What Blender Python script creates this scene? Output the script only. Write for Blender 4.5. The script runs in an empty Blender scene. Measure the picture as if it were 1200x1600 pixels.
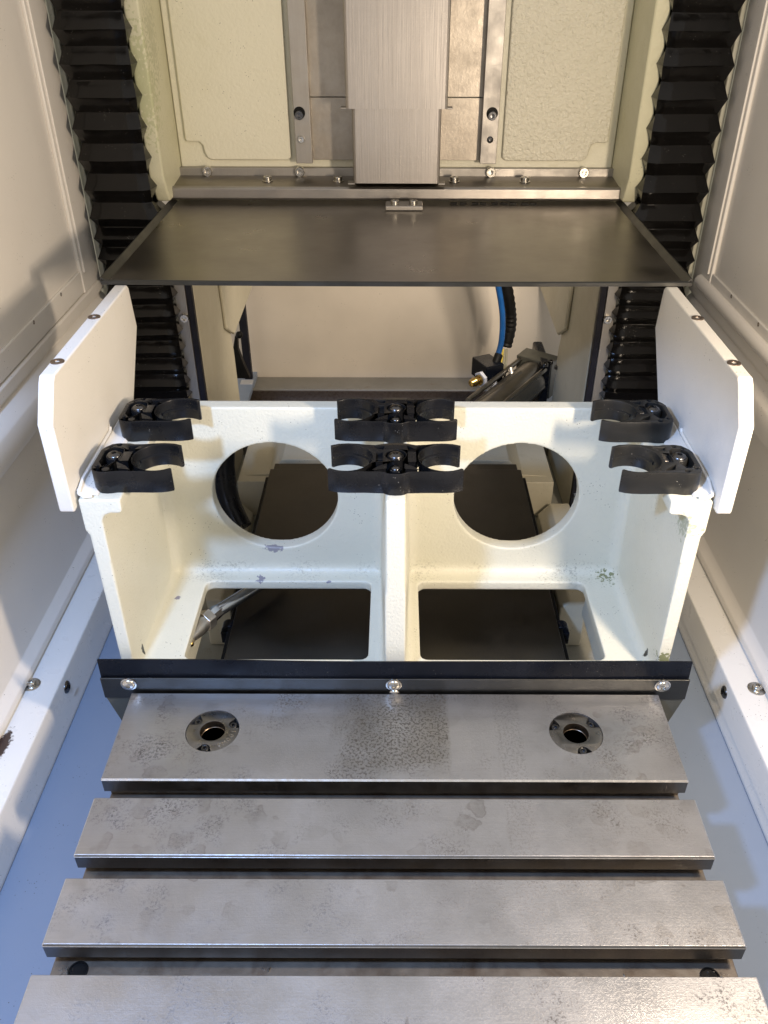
import bpy, bmesh, math, random
from mathutils import Vector, Matrix, noise as mnoise
random.seed(7)
S = 0.51          # metres per layout unit (camera height above the table top)
F = 1300.0        # focal length in photograph pixels
PITCH = math.atan(0.5606/0.828)
CP, SP = math.cos(PITCH), math.sin(PITCH)
scene = bpy.context.scene
col = scene.collection
PI = math.pi

# ------------------------------------------------------------------ camera
cam = bpy.data.cameras.new("camera")
cam.sensor_fit = 'VERTICAL'; cam.sensor_height = 36.0
cam.lens = F/1600*36.0
cam.shift_x = -18/1600
cam.clip_start = 0.01; cam.clip_end = 50
camo = bpy.data.objects.new("camera", cam); col.objects.link(camo)
camo.location = (0, 0, S)
camo.rotation_euler = (Matrix.Rotation(PI/2-PITCH, 3, 'X') @ Matrix.Rotation(0.003, 3, 'Z')).to_euler()
scene.camera = camo

# ------------------------------------------------------------------ light
w = bpy.data.worlds.new("World"); scene.world = w; w.use_nodes = True
bg = w.node_tree.nodes["Background"]
bg.inputs[0].default_value = (1.0, 0.94, 0.87, 1); bg.inputs[1].default_value = 0.66
def area(name, loc, target, size, sy, power, colr):
    l = bpy.data.lights.new(name, 'AREA'); l.shape = 'RECTANGLE'; l.size = size*S; l.size_y = sy*S
    l.energy = power; l.color = colr
    o = bpy.data.objects.new(name, l); col.objects.link(o)
    o.location = Vector(loc)*S
    d = (Vector(target)-Vector(loc)).normalized()
    o.rotation_euler = d.to_track_quat('-Z', 'Y').to_euler()
    return o
area("warm_work_lamp", (0.62, 0.50, 0.76), (-0.25, 1.35, 0.25), 0.07, 0.16, 3.4, (1.0, 0.82, 0.62))
def spot(name, loc, target, radius, power, colr, half, blend):
    l = bpy.data.lights.new(name, 'SPOT'); l.energy = power; l.color = colr; l.shadow_soft_size = radius*S
    l.spot_size = math.radians(half*2); l.spot_blend = blend
    o = bpy.data.objects.new(name, l); col.objects.link(o); o.location = Vector(loc)*S
    o.rotation_euler = (Vector(target)-Vector(loc)).to_track_quat('-Z', 'Y').to_euler()
    return o
spot("cool_work_lamp", (-0.50, 0.10, 1.30), (-0.15, 0.85, -0.05), 0.05, 25.0, (0.37, 0.57, 1.0), 32, 0.2)
spot("rear_added_fill", (0.40, 1.92, 0.50), (-0.10, 2.6, 0.02), 0.04, 4.5, (1.0, 0.86, 0.70), 42, 0.5)  # added fill light, hidden behind the shelf, brightens the space behind the column
scene.view_settings.view_transform = 'Standard'
scene.view_settings.look = 'None'
scene.view_settings.exposure = 0.0
scene.view_settings.gamma = 1.0

# ------------------------------------------------------------------ coordinates
def P(px, row, X=None, Y=None, z=None):
    """point of the place seen at a photo pixel, on a given real plane (layout units)"""
    t = (row-800)/F; a = (px-618)/F
    dy = CP-SP*t; dz = -SP-CP*t
    if X is not None: s = X/a
    elif Y is not None: s = Y/dy
    else: s = (z-1)/dz
    return Vector((a*s, dy*s, 1+dz*s))

# ------------------------------------------------------------------ mesh helpers
class MB:
    def __init__(self): self.v = []; self.f = []
    def add(self, vs, fs):
        n = len(self.v); self.v += [Vector(p) for p in vs]; self.f += [tuple(i+n for i in f) for f in fs]; return self
    def box(self, x0, x1, y0, y1, z0, z1):
        return self.add([(x0,y0,z0),(x1,y0,z0),(x1,y1,z0),(x0,y1,z0),(x0,y0,z1),(x1,y0,z1),(x1,y1,z1),(x0,y1,z1)],
            [(3,2,1,0),(4,5,6,7),(0,1,5,4),(1,2,6,5),(2,3,7,6),(3,0,4,7)])
    def prism(self, poly, axis, a0, a1):
        n = len(poly)
        if axis == 'x': f = lambda p, a: (a, p[0], p[1])
        elif axis == 'y': f = lambda p, a: (p[0], a, p[1])
        else: f = lambda p, a: (p[0], p[1], a)
        vs = [f(p, a0) for p in poly]+[f(p, a1) for p in poly]
        fs = [tuple(range(n))[::-1], tuple(range(n, 2*n))]+[(i, (i+1)%n, n+(i+1)%n, n+i) for i in range(n)]
        return self.add(vs, fs)
    def loft(self, rings, cap=True, closed=True):
        n = len(rings[0]); vs = [p for r in rings for p in r]; fs = []
        for k in range(len(rings)-1):
            for i in range(n if closed else n-1):
                j = (i+1) % n
                fs.append((k*n+i, k*n+j, (k+1)*n+j, (k+1)*n+i))
        if cap:
            fs.append(tuple(range(n))[::-1]); fs.append(tuple((len(rings)-1)*n+i for i in range(n)))
        return self.add(vs, fs)
    def tube(self, pts, r, n=14, cap=True):
        pts = [Vector(p) for p in pts]; rings = []
        rr = r if isinstance(r, (list, tuple)) else [r]*len(pts)
        up = None
        for i, p in enumerate(pts):
            t = (pts[min(i+1, len(pts)-1)]-pts[max(i-1, 0)]).normalized()
            if up is None:
                up = Vector((0,0,1)) if abs(t.z) < 0.9 else Vector((0,1,0))
            a = (up - t*up.dot(t)).normalized(); b = t.cross(a); up = a
            rings.append([p+(a*math.cos(2*PI*k/n)+b*math.sin(2*PI*k/n))*rr[i] for k in range(n)])
        return self.loft(rings, cap)
    def lathe(self, prof, n=28, origin=(0,0,0)):
        """closed solid round z from (r, z) pairs"""
        o = Vector(origin)
        rings = [[o+Vector((max(r,1e-5)*math.cos(2*PI*k/n), max(r,1e-5)*math.sin(2*PI*k/n), z)) for k in range(n)] for r, z in prof]
        return self.loft(rings)
    def ball(self, c, r, n=14, sz=1.0):
        c = Vector(c); m = n//2
        rings = [[c+Vector((r*math.sin(PI*j/m)*math.cos(2*PI*k/n), r*math.sin(PI*j/m)*math.sin(2*PI*k/n), r*sz*math.cos(PI*j/m))) for k in range(n)] for j in [0.02]+list(range(1, m))+[m-0.02]]
        return self.loft(rings)
    def mesh_in(self, me):
        return self.add([v.co.copy() for v in me.vertices], [tuple(p.vertices) for p in me.polygons])

def base_of(o):
    v = Vector((0,0,0))
    while o is not None:
        v += o.location; o = o.parent
    return v
def finish(me, mat, smooth=35):
    bm = bmesh.new(); bm.from_mesh(me)
    bmesh.ops.recalc_face_normals(bm, faces=bm.faces); bm.to_mesh(me); bm.free()
    if smooth:
        me.shade_smooth(); me.set_sharp_from_angle(angle=math.radians(smooth))
    if mat: me.materials.append(mat)
def build(mb, name, mat, parent=None, bevel=0.0, seg=2, smooth=35, kind=None, local=False):
    off = Vector((0,0,0)) if local or parent is None else base_of(parent)
    me = bpy.data.meshes.new(name)
    me.from_pydata([v*S-off for v in mb.v], [], mb.f); me.update()
    finish(me, mat, smooth)
    o = bpy.data.objects.new(name, me); col.objects.link(o)
    if parent is not None: o.parent = parent
    if bevel:
        m = o.modifiers.new("bevel", 'BEVEL'); m.width = bevel*S; m.segments = seg; m.limit_method = 'ANGLE'
        m.angle_limit = math.radians(35); m.harden_normals = True
    if kind: o["kind"] = kind
    return o
def tag(o, label, cat, group=None):
    o["label"] = label; o["category"] = cat
    if group: o["group"] = group
    return o
def thing(name, label, cat, loc, group=None):
    o = bpy.data.objects.new(name, None); col.objects.link(o); o.location = Vector(loc)*S
    o.empty_display_size = 0.02
    return tag(o, label, cat, group)
def part(mesh, name, parent, loc, direction=(0,0,1), scale=1.0, spin=0.0, label=None):
    o = bpy.data.objects.new(name, mesh); col.objects.link(o)
    if parent is not None:
        o.parent = parent; o.location = Vector(loc)*S-base_of(parent)
    else: o.location = Vector(loc)*S
    q = Vector(direction).normalized().to_track_quat('Z', 'Y')
    o.rotation_euler = (q.to_matrix() @ Matrix.Rotation(spin, 3, 'Z')).to_euler()
    o.scale = (scale,)*3
    if label: o["label"] = label
    return o
def circ(cx, cy, r, n=64, a0=0.0, a1=2*PI, end=False):
    m = n if not end else n-1
    return [(cx+r*math.cos(a0+(a1-a0)*k/m), cy+r*math.sin(a0+(a1-a0)*k/m)) for k in range(n)]
def rrect(x0, x1, y0, y1, r, n=6):
    out = []
    for cx, cy, a in ((x1-r, y1-r, 0), (x0+r, y1-r, PI/2), (x0+r, y0+r, PI), (x1-r, y0+r, 3*PI/2)):
        out += circ(cx, cy, r, n, a, a+PI/2, end=True)
    return out
def plate2d(outer, holes, t0, t1, axis='z', bevel=0.0):
    """solid plate with holes, from a filled 2-D curve; returns a temporary MB in layout units"""
    K = 20.0
    cu = bpy.data.curves.new("tmp", 'CURVE'); cu.dimensions = '2D'; cu.fill_mode = 'BOTH'
    th = (t1-t0)/2
    cu.extrude = (th-bevel)*K; cu.bevel_depth = bevel*K; cu.bevel_resolution = 1; cu.offset = -bevel*K
    for poly in [outer]+list(holes):
        sp = cu.splines.new('POLY'); sp.points.add(len(poly)-1)
        for i, p in enumerate(poly): sp.points[i].co = (p[0]*K, p[1]*K, 0, 1)
        sp.use_cyclic_u = True
    ob = bpy.data.objects.new("tmp", cu); col.objects.link(ob)
    dg = bpy.context.evaluated_depsgraph_get(); dg.update()
    me = bpy.data.meshes.new_from_object(ob.evaluated_get(dg))
    mid = (t0+t1)/2; mb = MB(); vs = []
    for v in me.vertices:
        a, b, c = v.co.x/K, v.co.y/K, v.co.z/K+mid
        vs.append({'z': (a, b, c), 'y': (a, c, b), 'x': (c, a, b)}[axis])
    mb.add(vs, [tuple(p.vertices) for p in me.polygons])
    bpy.data.objects.remove(ob); bpy.data.curves.remove(cu); bpy.data.meshes.remove(me)
    return mb
def weld(o, d=1e-6):
    bm = bmesh.new(); bm.from_mesh(o.data); bmesh.ops.remove_doubles(bm, verts=bm.verts, dist=d)
    bmesh.ops.recalc_face_normals(bm, faces=bm.faces); bm.to_mesh(o.data); bm.free()
    o.data.set_sharp_from_angle(angle=math.radians(35))

# ------------------------------------------------------------------ materials
class NT:
    def __init__(self, name):
        self.m = bpy.data.materials.new(name); self.m.use_nodes = True
        self.t = self.m.node_tree; self.n = self.t.nodes; self.b = self.n["Principled BSDF"]
        self.g = self.n.new("ShaderNodeNewGeometry"); self.tc = self.n.new("ShaderNodeTexCoord")
    def L(self, a, b): self.t.links.new(a, b)
    def val(self, sock, v):
        if hasattr(v, 'links'): self.L(v, sock)
        elif isinstance(v, (tuple, list)) and len(v) == 3 and sock.type == 'RGBA': sock.default_value = (*v, 1)
        else: sock.default_value = v
    def mapping(self, scale=(1,1,1), rot=(0,0,0), loc=(0,0,0)):
        mp = self.n.new("ShaderNodeMapping"); mp.inputs['Scale'].default_value = scale; mp.inputs['Rotation'].default_value = rot
        mp.inputs['Location'].default_value = loc
        self.L(self.g.outputs['Position'], mp.inputs['Vector']); return mp.outputs[0]
    def noise(self, scale, detail=4, rough=0.55, vec=None, dist=0.0):
        x = self.n.new("ShaderNodeTexNoise"); x.inputs['Scale'].default_value = scale; x.inputs['Detail'].default_value = detail
        x.inputs['Roughness'].default_value = rough; x.inputs['Distortion'].default_value = dist
        self.L(vec if vec is not None else self.g.outputs['Position'], x.inputs['Vector']); return x.outputs[0]
    def voro(self, scale, vec=None, feature='F1', rand=1.0):
        x = self.n.new("ShaderNodeTexVoronoi"); x.feature = feature; x.inputs['Scale'].default_value = scale
        x.inputs['Randomness'].default_value = rand
        self.L(vec if vec is not None else self.g.outputs['Position'], x.inputs['Vector']); return x.outputs['Distance']
    def ramp(self, v, a, b, c0=0.0, c1=1.0):
        x = self.n.new("ShaderNodeMapRange"); x.inputs[1].default_value = a; x.inputs[2].default_value = b
        x.inputs[3].default_value = c0; x.inputs[4].default_value = c1; self.val(x.inputs[0], v); return x.outputs[0]
    def math(self, op, a, b=0.0):
        x = self.n.new("ShaderNodeMath"); x.operation = op; self.val(x.inputs[0], a); self.val(x.inputs[1], b)
        return x.outputs[0]
    def mix(self, f, a, b):
        x = self.n.new("ShaderNodeMix"); x.data_type = 'RGBA'; self.val(x.inputs[0], f)
        self.val(x.inputs[6], a); self.val(x.inputs[7], b); return x.outputs[2]
    def bump(self, h, strength, dist=0.001, normal=None):
        x = self.n.new("ShaderNodeBump"); x.inputs['Strength'].default_value = strength; x.inputs['Distance'].default_value = dist
        self.val(x.inputs['Height'], h)
        if normal is not None: self.L(normal, x.inputs['Normal'])
        return x.outputs[0]
    def xyz(self):
        x = self.n.new("ShaderNodeSeparateXYZ"); self.L(self.g.outputs['Position'], x.inputs[0]); return x.outputs
    def band(self, v, a, b, soft):
        """1 between a and b (layout units), soft edges"""
        return self.math('MULTIPLY', self.ramp(v, (a-soft)*S, (a+soft)*S), self.ramp(v, (b-soft)*S, (b+soft)*S, 1.0, 0.0))
    def spot(self, c, r, stretch=(1,1,1), edge=0.45, nscale=260, amount=0.9):
        """ragged patch round a point of the place (layout units)"""
        mp = self.n.new("ShaderNodeVectorMath"); mp.operation = 'SUBTRACT'
        self.L(self.g.outputs['Position'], mp.inputs[0]); mp.inputs[1].default_value = Vector(c)*S
        sc = self.n.new("ShaderNodeVectorMath"); sc.operation = 'MULTIPLY'; self.L(mp.outputs[0], sc.inputs[0])
        sc.inputs[1].default_value = stretch
        ln = self.n.new("ShaderNodeVectorMath"); ln.operation = 'LENGTH'; self.L(sc.outputs[0], ln.inputs[0])
        d = self.math('DIVIDE', ln.outputs['Value'], r*S)
        d = self.math('ADD', d, self.ramp(self.noise(nscale, 3), 0.25, 0.75, -amount, amount))
        return self.ramp(d, 1.0-edge*0.3, 1.0+edge*0.3, 1.0, 0.0)
    def out(self, color, rough, metal=0.0, normal=None, spec=0.5, coat=0.0):
        self.val(self.b.inputs['Base Color'], color); self.val(self.b.inputs['Roughness'], rough)
        self.val(self.b.inputs['Metallic'], metal); self.b.inputs['Specular IOR Level'].default_value = spec
        if coat: self.b.inputs['Coat Weight'].default_value = coat; self.b.inputs['Coat Roughness'].default_value = 0.15
        if normal is not None: self.L(normal, self.b.inputs['Normal'])
        return self.m

def paint(name, colr, dark=None, rough=0.38, bscale=420, bstr=0.25, specks=0.0, grime=0.3, grime_col=(0.45,0.42,0.22), spots=(), coat=0.0, bd=0.001):
    t = NT(name); dark = dark or tuple(c*0.86 for c in colr)
    c = t.mix(t.ramp(t.noise(7, 5), 0.35, 0.7), colr, dark)
    if grime: c = t.mix(t.math('MULTIPLY', t.ramp(t.noise(26, 8, 0.7), 0.60, 0.80), grime), c, grime_col)
    if specks:
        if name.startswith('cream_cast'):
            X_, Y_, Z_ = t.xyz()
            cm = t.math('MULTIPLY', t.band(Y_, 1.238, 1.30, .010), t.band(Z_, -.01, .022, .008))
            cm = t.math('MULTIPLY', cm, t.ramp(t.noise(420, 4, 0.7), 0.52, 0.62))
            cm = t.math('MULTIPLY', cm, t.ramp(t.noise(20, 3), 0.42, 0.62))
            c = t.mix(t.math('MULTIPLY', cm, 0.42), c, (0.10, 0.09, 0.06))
        sp = t.math('MULTIPLY', t.ramp(t.voro(330), 0.10, 0.16, 1.0, 0.0), t.ramp(t.noise(45, 3), 0.60-0.1*specks, 0.68-0.1*specks))
        c = t.mix(t.math('MULTIPLY', sp, 0.85), c, (0.06, 0.055, 0.04))
    for ctr, r, st, sc, am, amt in spots:
        c = t.mix(t.math('MULTIPLY', t.spot(ctr, r, st, amount=am), amt), c, sc)
    h = t.noise(bscale, 3, 0.5)
    n = t.bump(h, bstr, bd)
    n = t.bump(t.noise(35, 2), 0.05, 0.002, n)
    return t.out(c, t.ramp(t.noise(60, 4), 0.3, 0.7, rough*0.85, rough*1.2), 0, n, 0.5, coat)

GREEN = (0.12, 0.14, 0.02); CHIP = (0.27, 0.26, 0.31); DARK = (0.03, 0.03, 0.025)
casting_spots = [
    (P(690, 0, z=0), 0, (1,1,1), CHIP, .0, 0)][:0] + [
    (P(408, 903, z=0.002), .007, (1,.7,1), CHIP, .8, 1), (P(514, 909, z=0.002), .006, (1,1,1), CHIP, .8, 1), (P(278, 934, z=0.002), .005, (1,1,1), CHIP, .7, 1),
    (P(399, 910, z=0.002), .004, (1,1,1), CHIP, .7, 1), (P(428, 857, Y=1.273), .010, (.7,1,1.2), CHIP, .7, .9),
    (P(948, 905, Y=1.26), .020, (1,1,1.6), GREEN, 1.6, .8), (P(1040, 1030, Y=.985), .014, (1,1,1), GREEN, 1.4, .8),
    (P(968, 912, X=.42), .004, (1,1,.5), DARK, .6, 1), (P(1010, 1018, X=.425), .006, (1,1.3,.6), DARK, .5, 1),
    (P(225, 1015, X=-.425), .006, (1,1.3,.6), DARK, .5, 1), (P(655, 960, X=.03), .03, (1,1,.8), (.4,.42,.15), 1.6, .5),
    (P(1065, 812, X=.42), .02, (1,1,1), (.2,.24,.1), 1.3, .5),
]
M = {}
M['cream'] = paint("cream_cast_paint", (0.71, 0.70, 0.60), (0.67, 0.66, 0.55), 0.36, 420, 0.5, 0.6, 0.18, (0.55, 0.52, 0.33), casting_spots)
M['cream_face'] = paint("cream_column_paint", (0.77, 0.745, 0.61), (0.72, 0.695, 0.55), 0.42, 300, 0.5, 0.3, 0.22, (0.50, 0.46, 0.25), bd=0.0012)
M['cream_gloss'] = paint("cream_hammer_paint", (0.72, 0.69, 0.57), (0.68, 0.65, 0.53), 0.20, 300, 1.0, 0.2, 0.2, (0.5, 0.47, 0.32), coat=0.0, bd=0.0026)
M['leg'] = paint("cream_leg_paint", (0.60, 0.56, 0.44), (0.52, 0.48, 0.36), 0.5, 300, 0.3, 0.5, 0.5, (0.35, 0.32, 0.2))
M['flank'] = paint("column_flank_paint", (0.66, 0.64, 0.47), (0.60, 0.58, 0.40), 0.42, 300, 0.45, 0.5, 0.5, (0.42, 0.40, 0.18),
    [(P(218, 130, Y=1.84), .05, (1.6,1,.6), (.40,.43,.20), 1.2, .55), (P(232, 60, Y=1.9), .03, (1,1,.5), (.4,.4,.25), 1.4, .5)])
M['shield'] = paint("white_guard_paint", (0.78, 0.76, 0.72), (0.74, 0.72, 0.67), 0.40, 560, 0.2, 0.25, 0.15, (0.6, 0.55, 0.4))
M['sheet'] = paint("white_sheet_paint", (0.80, 0.765, 0.715), (0.77, 0.73, 0.675), 0.33, 700, 0.05, 0.12, 0.10, (0.5, 0.45, 0.33))
M['ledge'] = paint("white_ledge_paint", (0.76, 0.75, 0.73), (0.72, 0.71, 0.68), 0.30, 700, 0.06, 0.55, 0.12, (0.5, 0.48, 0.36),
    spots=[(P(6, 1165, z=-.1), .016, (1.6,.6,1), (.05,.03,.025), .5, 1)])
M['backsheet'] = paint("pale_back_sheet_paint", (0.70, 0.63, 0.54), None, 0.40, 600, 0.06, 0.1, 0.12)
M['band'] = paint("grimy_side_sheet_paint", (0.66, 0.65, 0.56), (0.5, 0.5, 0.38), 0.42, 200, 0.3, 0.3, 0.7, (0.35, 0.33, 0.12))
M['floor'] = paint("blue_grey_floor_paint", (0.225, 0.275, 0.365), (0.21, 0.26, 0.35), 0.36, 650, 0.06, 0.35, 0.05)
M['frame'] = paint("grey_frame_paint", (0.21, 0.20, 0.175), (0.16, 0.15, 0.13), 0.4, 300, 0.2, 0.3, 0.9, (0.12, 0.05, 0.02))
M['pan'] = paint("dirty_pan_paint", (0.42, 0.41, 0.36), (0.3, 0.3, 0.25), 0.5, 260, 0.4, 0.8, 0.9, (0.16, 0.15, 0.06))

def metal(name, colr, dark, rough=0.35, brush=(40, 40, 1200), bstr=0.12, stain=0.5, stain_scale=12, spots=(), metallic=1.0, sheen=None):
    t = NT(name)
    br = t.noise(1.0, 3, 0.6, t.mapping(brush))
    st = t.ramp(t.noise(stain_scale, 7, 0.65, dist=0.6), 0.45, 0.72)
    c = t.mix(t.math('MULTIPLY', st, stain), colr, dark)
    c = t.mix(t.ramp(br, 0.2, 0.8, 0, 0.25), c, tuple(x*0.6 for x in colr))
    for ctr, r, stt, sc, am, amt in spots:
        c = t.mix(t.math('MULTIPLY', t.spot(ctr, r, stt, amount=am), amt), c, sc)
    n = t.bump(br, bstr, 0.0004)
    return t.out(c, t.ramp(t.noise(stain_scale*2.5, 6, .6), 0.3, 0.7, rough*0.8, rough*1.25), metallic, n)
def brushed():
    t = NT("brushed_stainless")
    a = t.noise(1.0, 4, 0.65, t.mapping((1300, 1300, 14))); b = t.noise(1.0, 3, 0.6, t.mapping((18, 18, 1500)))
    h = t.math('ADD', t.math('MULTIPLY', a, 0.88), t.math('MULTIPLY', t.math('MULTIPLY', b, t.ramp(t.noise(9, 3), 0.4, 0.65)), 0.16))
    c = t.mix(t.ramp(h, 0.35, 0.70), (0.44, 0.415, 0.395), (0.35, 0.33, 0.315))
    c = t.mix(t.ramp(t.noise(5, 3), 0.4, 0.7, 0, 0.2), c, (0.33, 0.31, 0.29))
    return t.out(c, t.ramp(h, 0.35, 0.65, 0.40, 0.50), 1.0, t.bump(h, 0.35, 0.0004))
M['brushed'] = brushed()
M['backplate'] = metal("dull_zinc_sheet", (0.42, 0.38, 0.33), (0.28, 0.25, 0.21), 0.42, (260, 260, 200), 0.35, 0.6, 22)
M['rail'] = metal("rail_steel", (0.42, 0.40, 0.375), (0.35, 0.33, 0.305), 0.50, (500, 500, 20), 0.15, 0.4, 16)
M['shelf'] = metal("dark_steel_sheet", (0.285, 0.263, 0.235), (0.24, 0.22, 0.195), 0.33, (60, 900, 60), 0.10, 0.45, 7)
M['shelf_edge'] = metal("worn_steel_edge", (0.38, 0.355, 0.33), (0.27, 0.25, 0.23), 0.40, (30, 900, 900), 0.15, 0.5, 20)
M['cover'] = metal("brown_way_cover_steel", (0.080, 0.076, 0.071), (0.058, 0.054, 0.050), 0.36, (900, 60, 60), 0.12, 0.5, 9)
M['screw'] = metal("screw_steel", (0.62, 0.60, 0.56), (0.40, 0.36, 0.3), 0.25, (300, 300, 300), 0.1, 0.5, 160)
M['dark_screw'] = metal("black_oxide_screw", (0.13, 0.13, 0.135), (0.08, 0.08, 0.08), 0.26, (300, 300, 300), 0.1, 0.4, 120)
M['flat_screw'] = metal("rusty_flat_screw", (0.26, 0.21, 0.18), (0.15, 0.10, 0.07), 0.4, (300, 300, 300), 0.1, 0.8, 200)
M['chrome'] = metal("chrome_pipe", (0.80, 0.80, 0.82), (0.60, 0.60, 0.62), 0.20, (300, 300, 300), 0.03, 0.3, 60)
M['nickel'] = metal("nickel_fitting", (0.72, 0.67, 0.60), (0.50, 0.45, 0.38), 0.38, (300, 300, 300), 0.05, 0.5, 60)
M['brass'] = metal("brass", (0.55, 0.38, 0.13), (0.35, 0.22, 0.07), 0.25, (300, 300, 300), 0.05, 0.5, 80)
M['alu'] = metal("anodised_aluminium", (0.22, 0.21, 0.19), (0.15, 0.14, 0.125), 0.36, (200, 200, 200), 0.05, 0.5, 30)
M['insert'] = metal("steel_insert", (0.34, 0.32, 0.30), (0.24, 0.22, 0.2), 0.42, (400, 400, 400), 0.1, 0.5, 90)

def table_metal():
    t = NT("ground_table_steel")
    X, Y, Z = t.xyz()
    br = t.noise(1.0, 3, 0.6, t.mapping((25, 1500, 400)))
    cloud = t.ramp(t.noise(9, 6, 0.6), 0.35, 0.7)
    c = t.mix(cloud, (0.50, 0.51, 0.54), (0.36, 0.365, 0.385))
    c = t.mix(t.ramp(br, 0.2, 0.8, 0, 0.22), c, (0.22, 0.21, 0.20))
    # round tarnish blotches with darker rims
    wob = t.n.new("ShaderNodeVectorMath"); wob.operation = 'ADD'
    nn = t.n.new("ShaderNodeTexNoise"); nn.inputs['Scale'].default_value = 70; nn.inputs['Detail'].default_value = 3
    t.L(t.g.outputs['Position'], nn.inputs['Vector'])
    sc = t.n.new("ShaderNodeVectorMath"); sc.operation = 'SCALE'; sc.inputs['Scale'].default_value = 0.022
    t.L(nn.outputs['Color'], sc.inputs[0]); t.L(t.g.outputs['Position'], wob.inputs[0]); t.L(sc.outputs[0], wob.inputs[1])
    vd = t.voro(46, wob.outputs[0])
    vd = t.math('ADD', vd, t.ramp(t.noise(26, 2), 0.3, 0.7, -0.14, 0.16))
    blotch = t.math('MULTIPLY', t.ramp(vd, 0.16, 0.36, 1, 0), t.ramp(t.noise(150, 4), 0.3, 0.6, 0.45, 1.0))
    rim = t.math('MULTIPLY', t.math('MULTIPLY', t.ramp(vd, 0.22, 0.31), t.ramp(vd, 0.31, 0.36, 1, 0)), t.ramp(t.noise(40, 3), 0.45, 0.6))
    area_ = t.ramp(t.noise(7.5, 3), 0.44, 0.56)
    c = t.mix(t.math('MULTIPLY', t.math('MULTIPLY', blotch, area_), 0.35), c, (0.20, 0.185, 0.17))
    c = t.mix(t.math('MULTIPLY', t.math('MULTIPLY', rim, area_), 0.45), c, (0.17, 0.15, 0.14))
    # pitting
    pit = t.ramp(t.noise(480, 4, 0.8), 0.49, 0.56)
    patch = t.math('MULTIPLY', t.math('MULTIPLY', t.band(X, -0.10, 0.083, 0.003), t.ramp(t.math('ADD', X, t.ramp(t.noise(35, 3), 0.3, 0.7, -.012, .012)), -.105*S, -.055*S)), t.band(Y, 0.80, 0.97, 0.012))
    patch = t.math('MULTIPLY', patch, t.ramp(t.noise(30, 4), 0.25, 0.5))
    band = t.math('MULTIPLY', t.band(X, 0.155, 0.195, 0.002), 0.35)
    loose = t.math('MULTIPLY', t.ramp(t.noise(17, 6, 0.7), 0.50, 0.64), 0.85)
    pm = t.math('MULTIPLY', pit, t.math('MINIMUM', t.math('ADD', t.math('ADD', patch, band), loose), 1.0))
    c = t.mix(t.math('MULTIPLY', patch, 0.45), c, (0.24, 0.23, 0.20))
    c = t.mix(t.math('MULTIPLY', pm, 0.92), c, (0.09, 0.08, 0.07))
    # fine scratches in several directions
    s1 = t.ramp(t.noise(1.0, 2, 0.5, t.mapping((30, 1900, 1), (0, 0, 0.5))), 0.70, 0.76)
    s2 = t.ramp(t.noise(1.0, 2, 0.5, t.mapping((26, 1700, 1), (0, 0, -0.35))), 0.71, 0.77)
    s3 = t.ramp(t.noise(1.0, 2, 0.5, t.mapping((1400, 22, 1), (0, 0, 0.1))), 0.72, 0.78)
    sx = t.math('MAXIMUM', t.math('MAXIMUM', s1, s2), s3)
    sx = t.math('MULTIPLY', sx, t.ramp(t.noise(14, 3), 0.45, 0.6))
    c = t.mix(t.math('MULTIPLY', sx, 0.6), c, (0.80, 0.79, 0.78))
    r = t.ramp(t.noise(22, 6, 0.6), 0.3, 0.7, 0.27, 0.42)
    r = t.math('ADD', r, t.math('MULTIPLY', pm, 0.3))
    n = t.bump(br, 0.10, 0.0003); n = t.bump(pit, 0.15, 0.0003, n)
    return t.out(c, r, 0.92, n)
M['table'] = table_metal()
M['table_side'] = metal("milled_table_side", (0.20, 0.195, 0.19), (0.10, 0.095, 0.09), 0.4, (700, 60, 60), 0.3, 0.7, 20)
M['slot'] = metal("oily_slot_iron", (0.19, 0.165, 0.135), (0.07, 0.04, 0.022), 0.45, (80, 80, 80), 0.3, 0.8, 40, metallic=0.6)
M['edge_line'] = metal("polished_edge", (0.75, 0.74, 0.72), (0.6, 0.58, 0.55), 0.25, (200, 200, 200), 0.05, 0.3, 80)

def plastic(name, colr, rough, bscale=300, bstr=0.1, dust=0.0, spec=0.5, coat=0):
    t = NT(name)
    c = t.mix(t.ramp(t.noise(40, 5), 0.4, 0.7), colr, tuple(x*1.5 for x in colr))
    if dust:
        d = t.math('MULTIPLY', t.ramp(t.voro(420), 0.08, 0.13, 1.0, 0.0), t.ramp(t.noise(60, 3), 0.58, 0.66))
        c = t.mix(t.math('MULTIPLY', d, dust), c, (0.6, 0.58, 0.52))
    n = t.bump(t.noise(bscale, 3), bstr, 0.0006)
    return t.out(c, t.ramp(t.noise(50, 5), 0.3, 0.7, rough*0.75, rough*1.3), 0, n, spec, coat)
M['black'] = plastic("black_nylon", (0.007, 0.007, 0.0075), 0.26, 500, 0.06, 0.6, 0.28)
M['black_dusty'] = plastic("black_nylon_dusty", (0.013, 0.013, 0.0125), 0.32, 500, 0.08, 1.0, 0.35)
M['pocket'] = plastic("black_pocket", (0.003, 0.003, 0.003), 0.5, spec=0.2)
M['bellows'] = plastic("black_vinyl_bellows", (0.0045, 0.004, 0.0037), 0.16, 45, 0.35, 0.6, 0.32)
M['rubber'] = plastic("black_rubber", (0.004, 0.005, 0.008), 0.28, 200, 0.08, 0.3, 0.22)
M['dark_strip'] = plastic("dark_seal", (0.010, 0.010, 0.015), 0.5, spec=0.2)
M['blue'] = plastic("blue_hose", (0.005, 0.06, 0.21), 0.35)
M['yellow'] = plastic("yellow_wire", (0.45, 0.34, 0.03), 0.4)
M['grey_wire'] = plastic("grey_wire", (0.2, 0.19, 0.14), 0.4)
M['bracket'] = plastic("dark_olive_bracket", (0.055, 0.055, 0.045), 0.38, 300, 0.1, 0.3)
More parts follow.
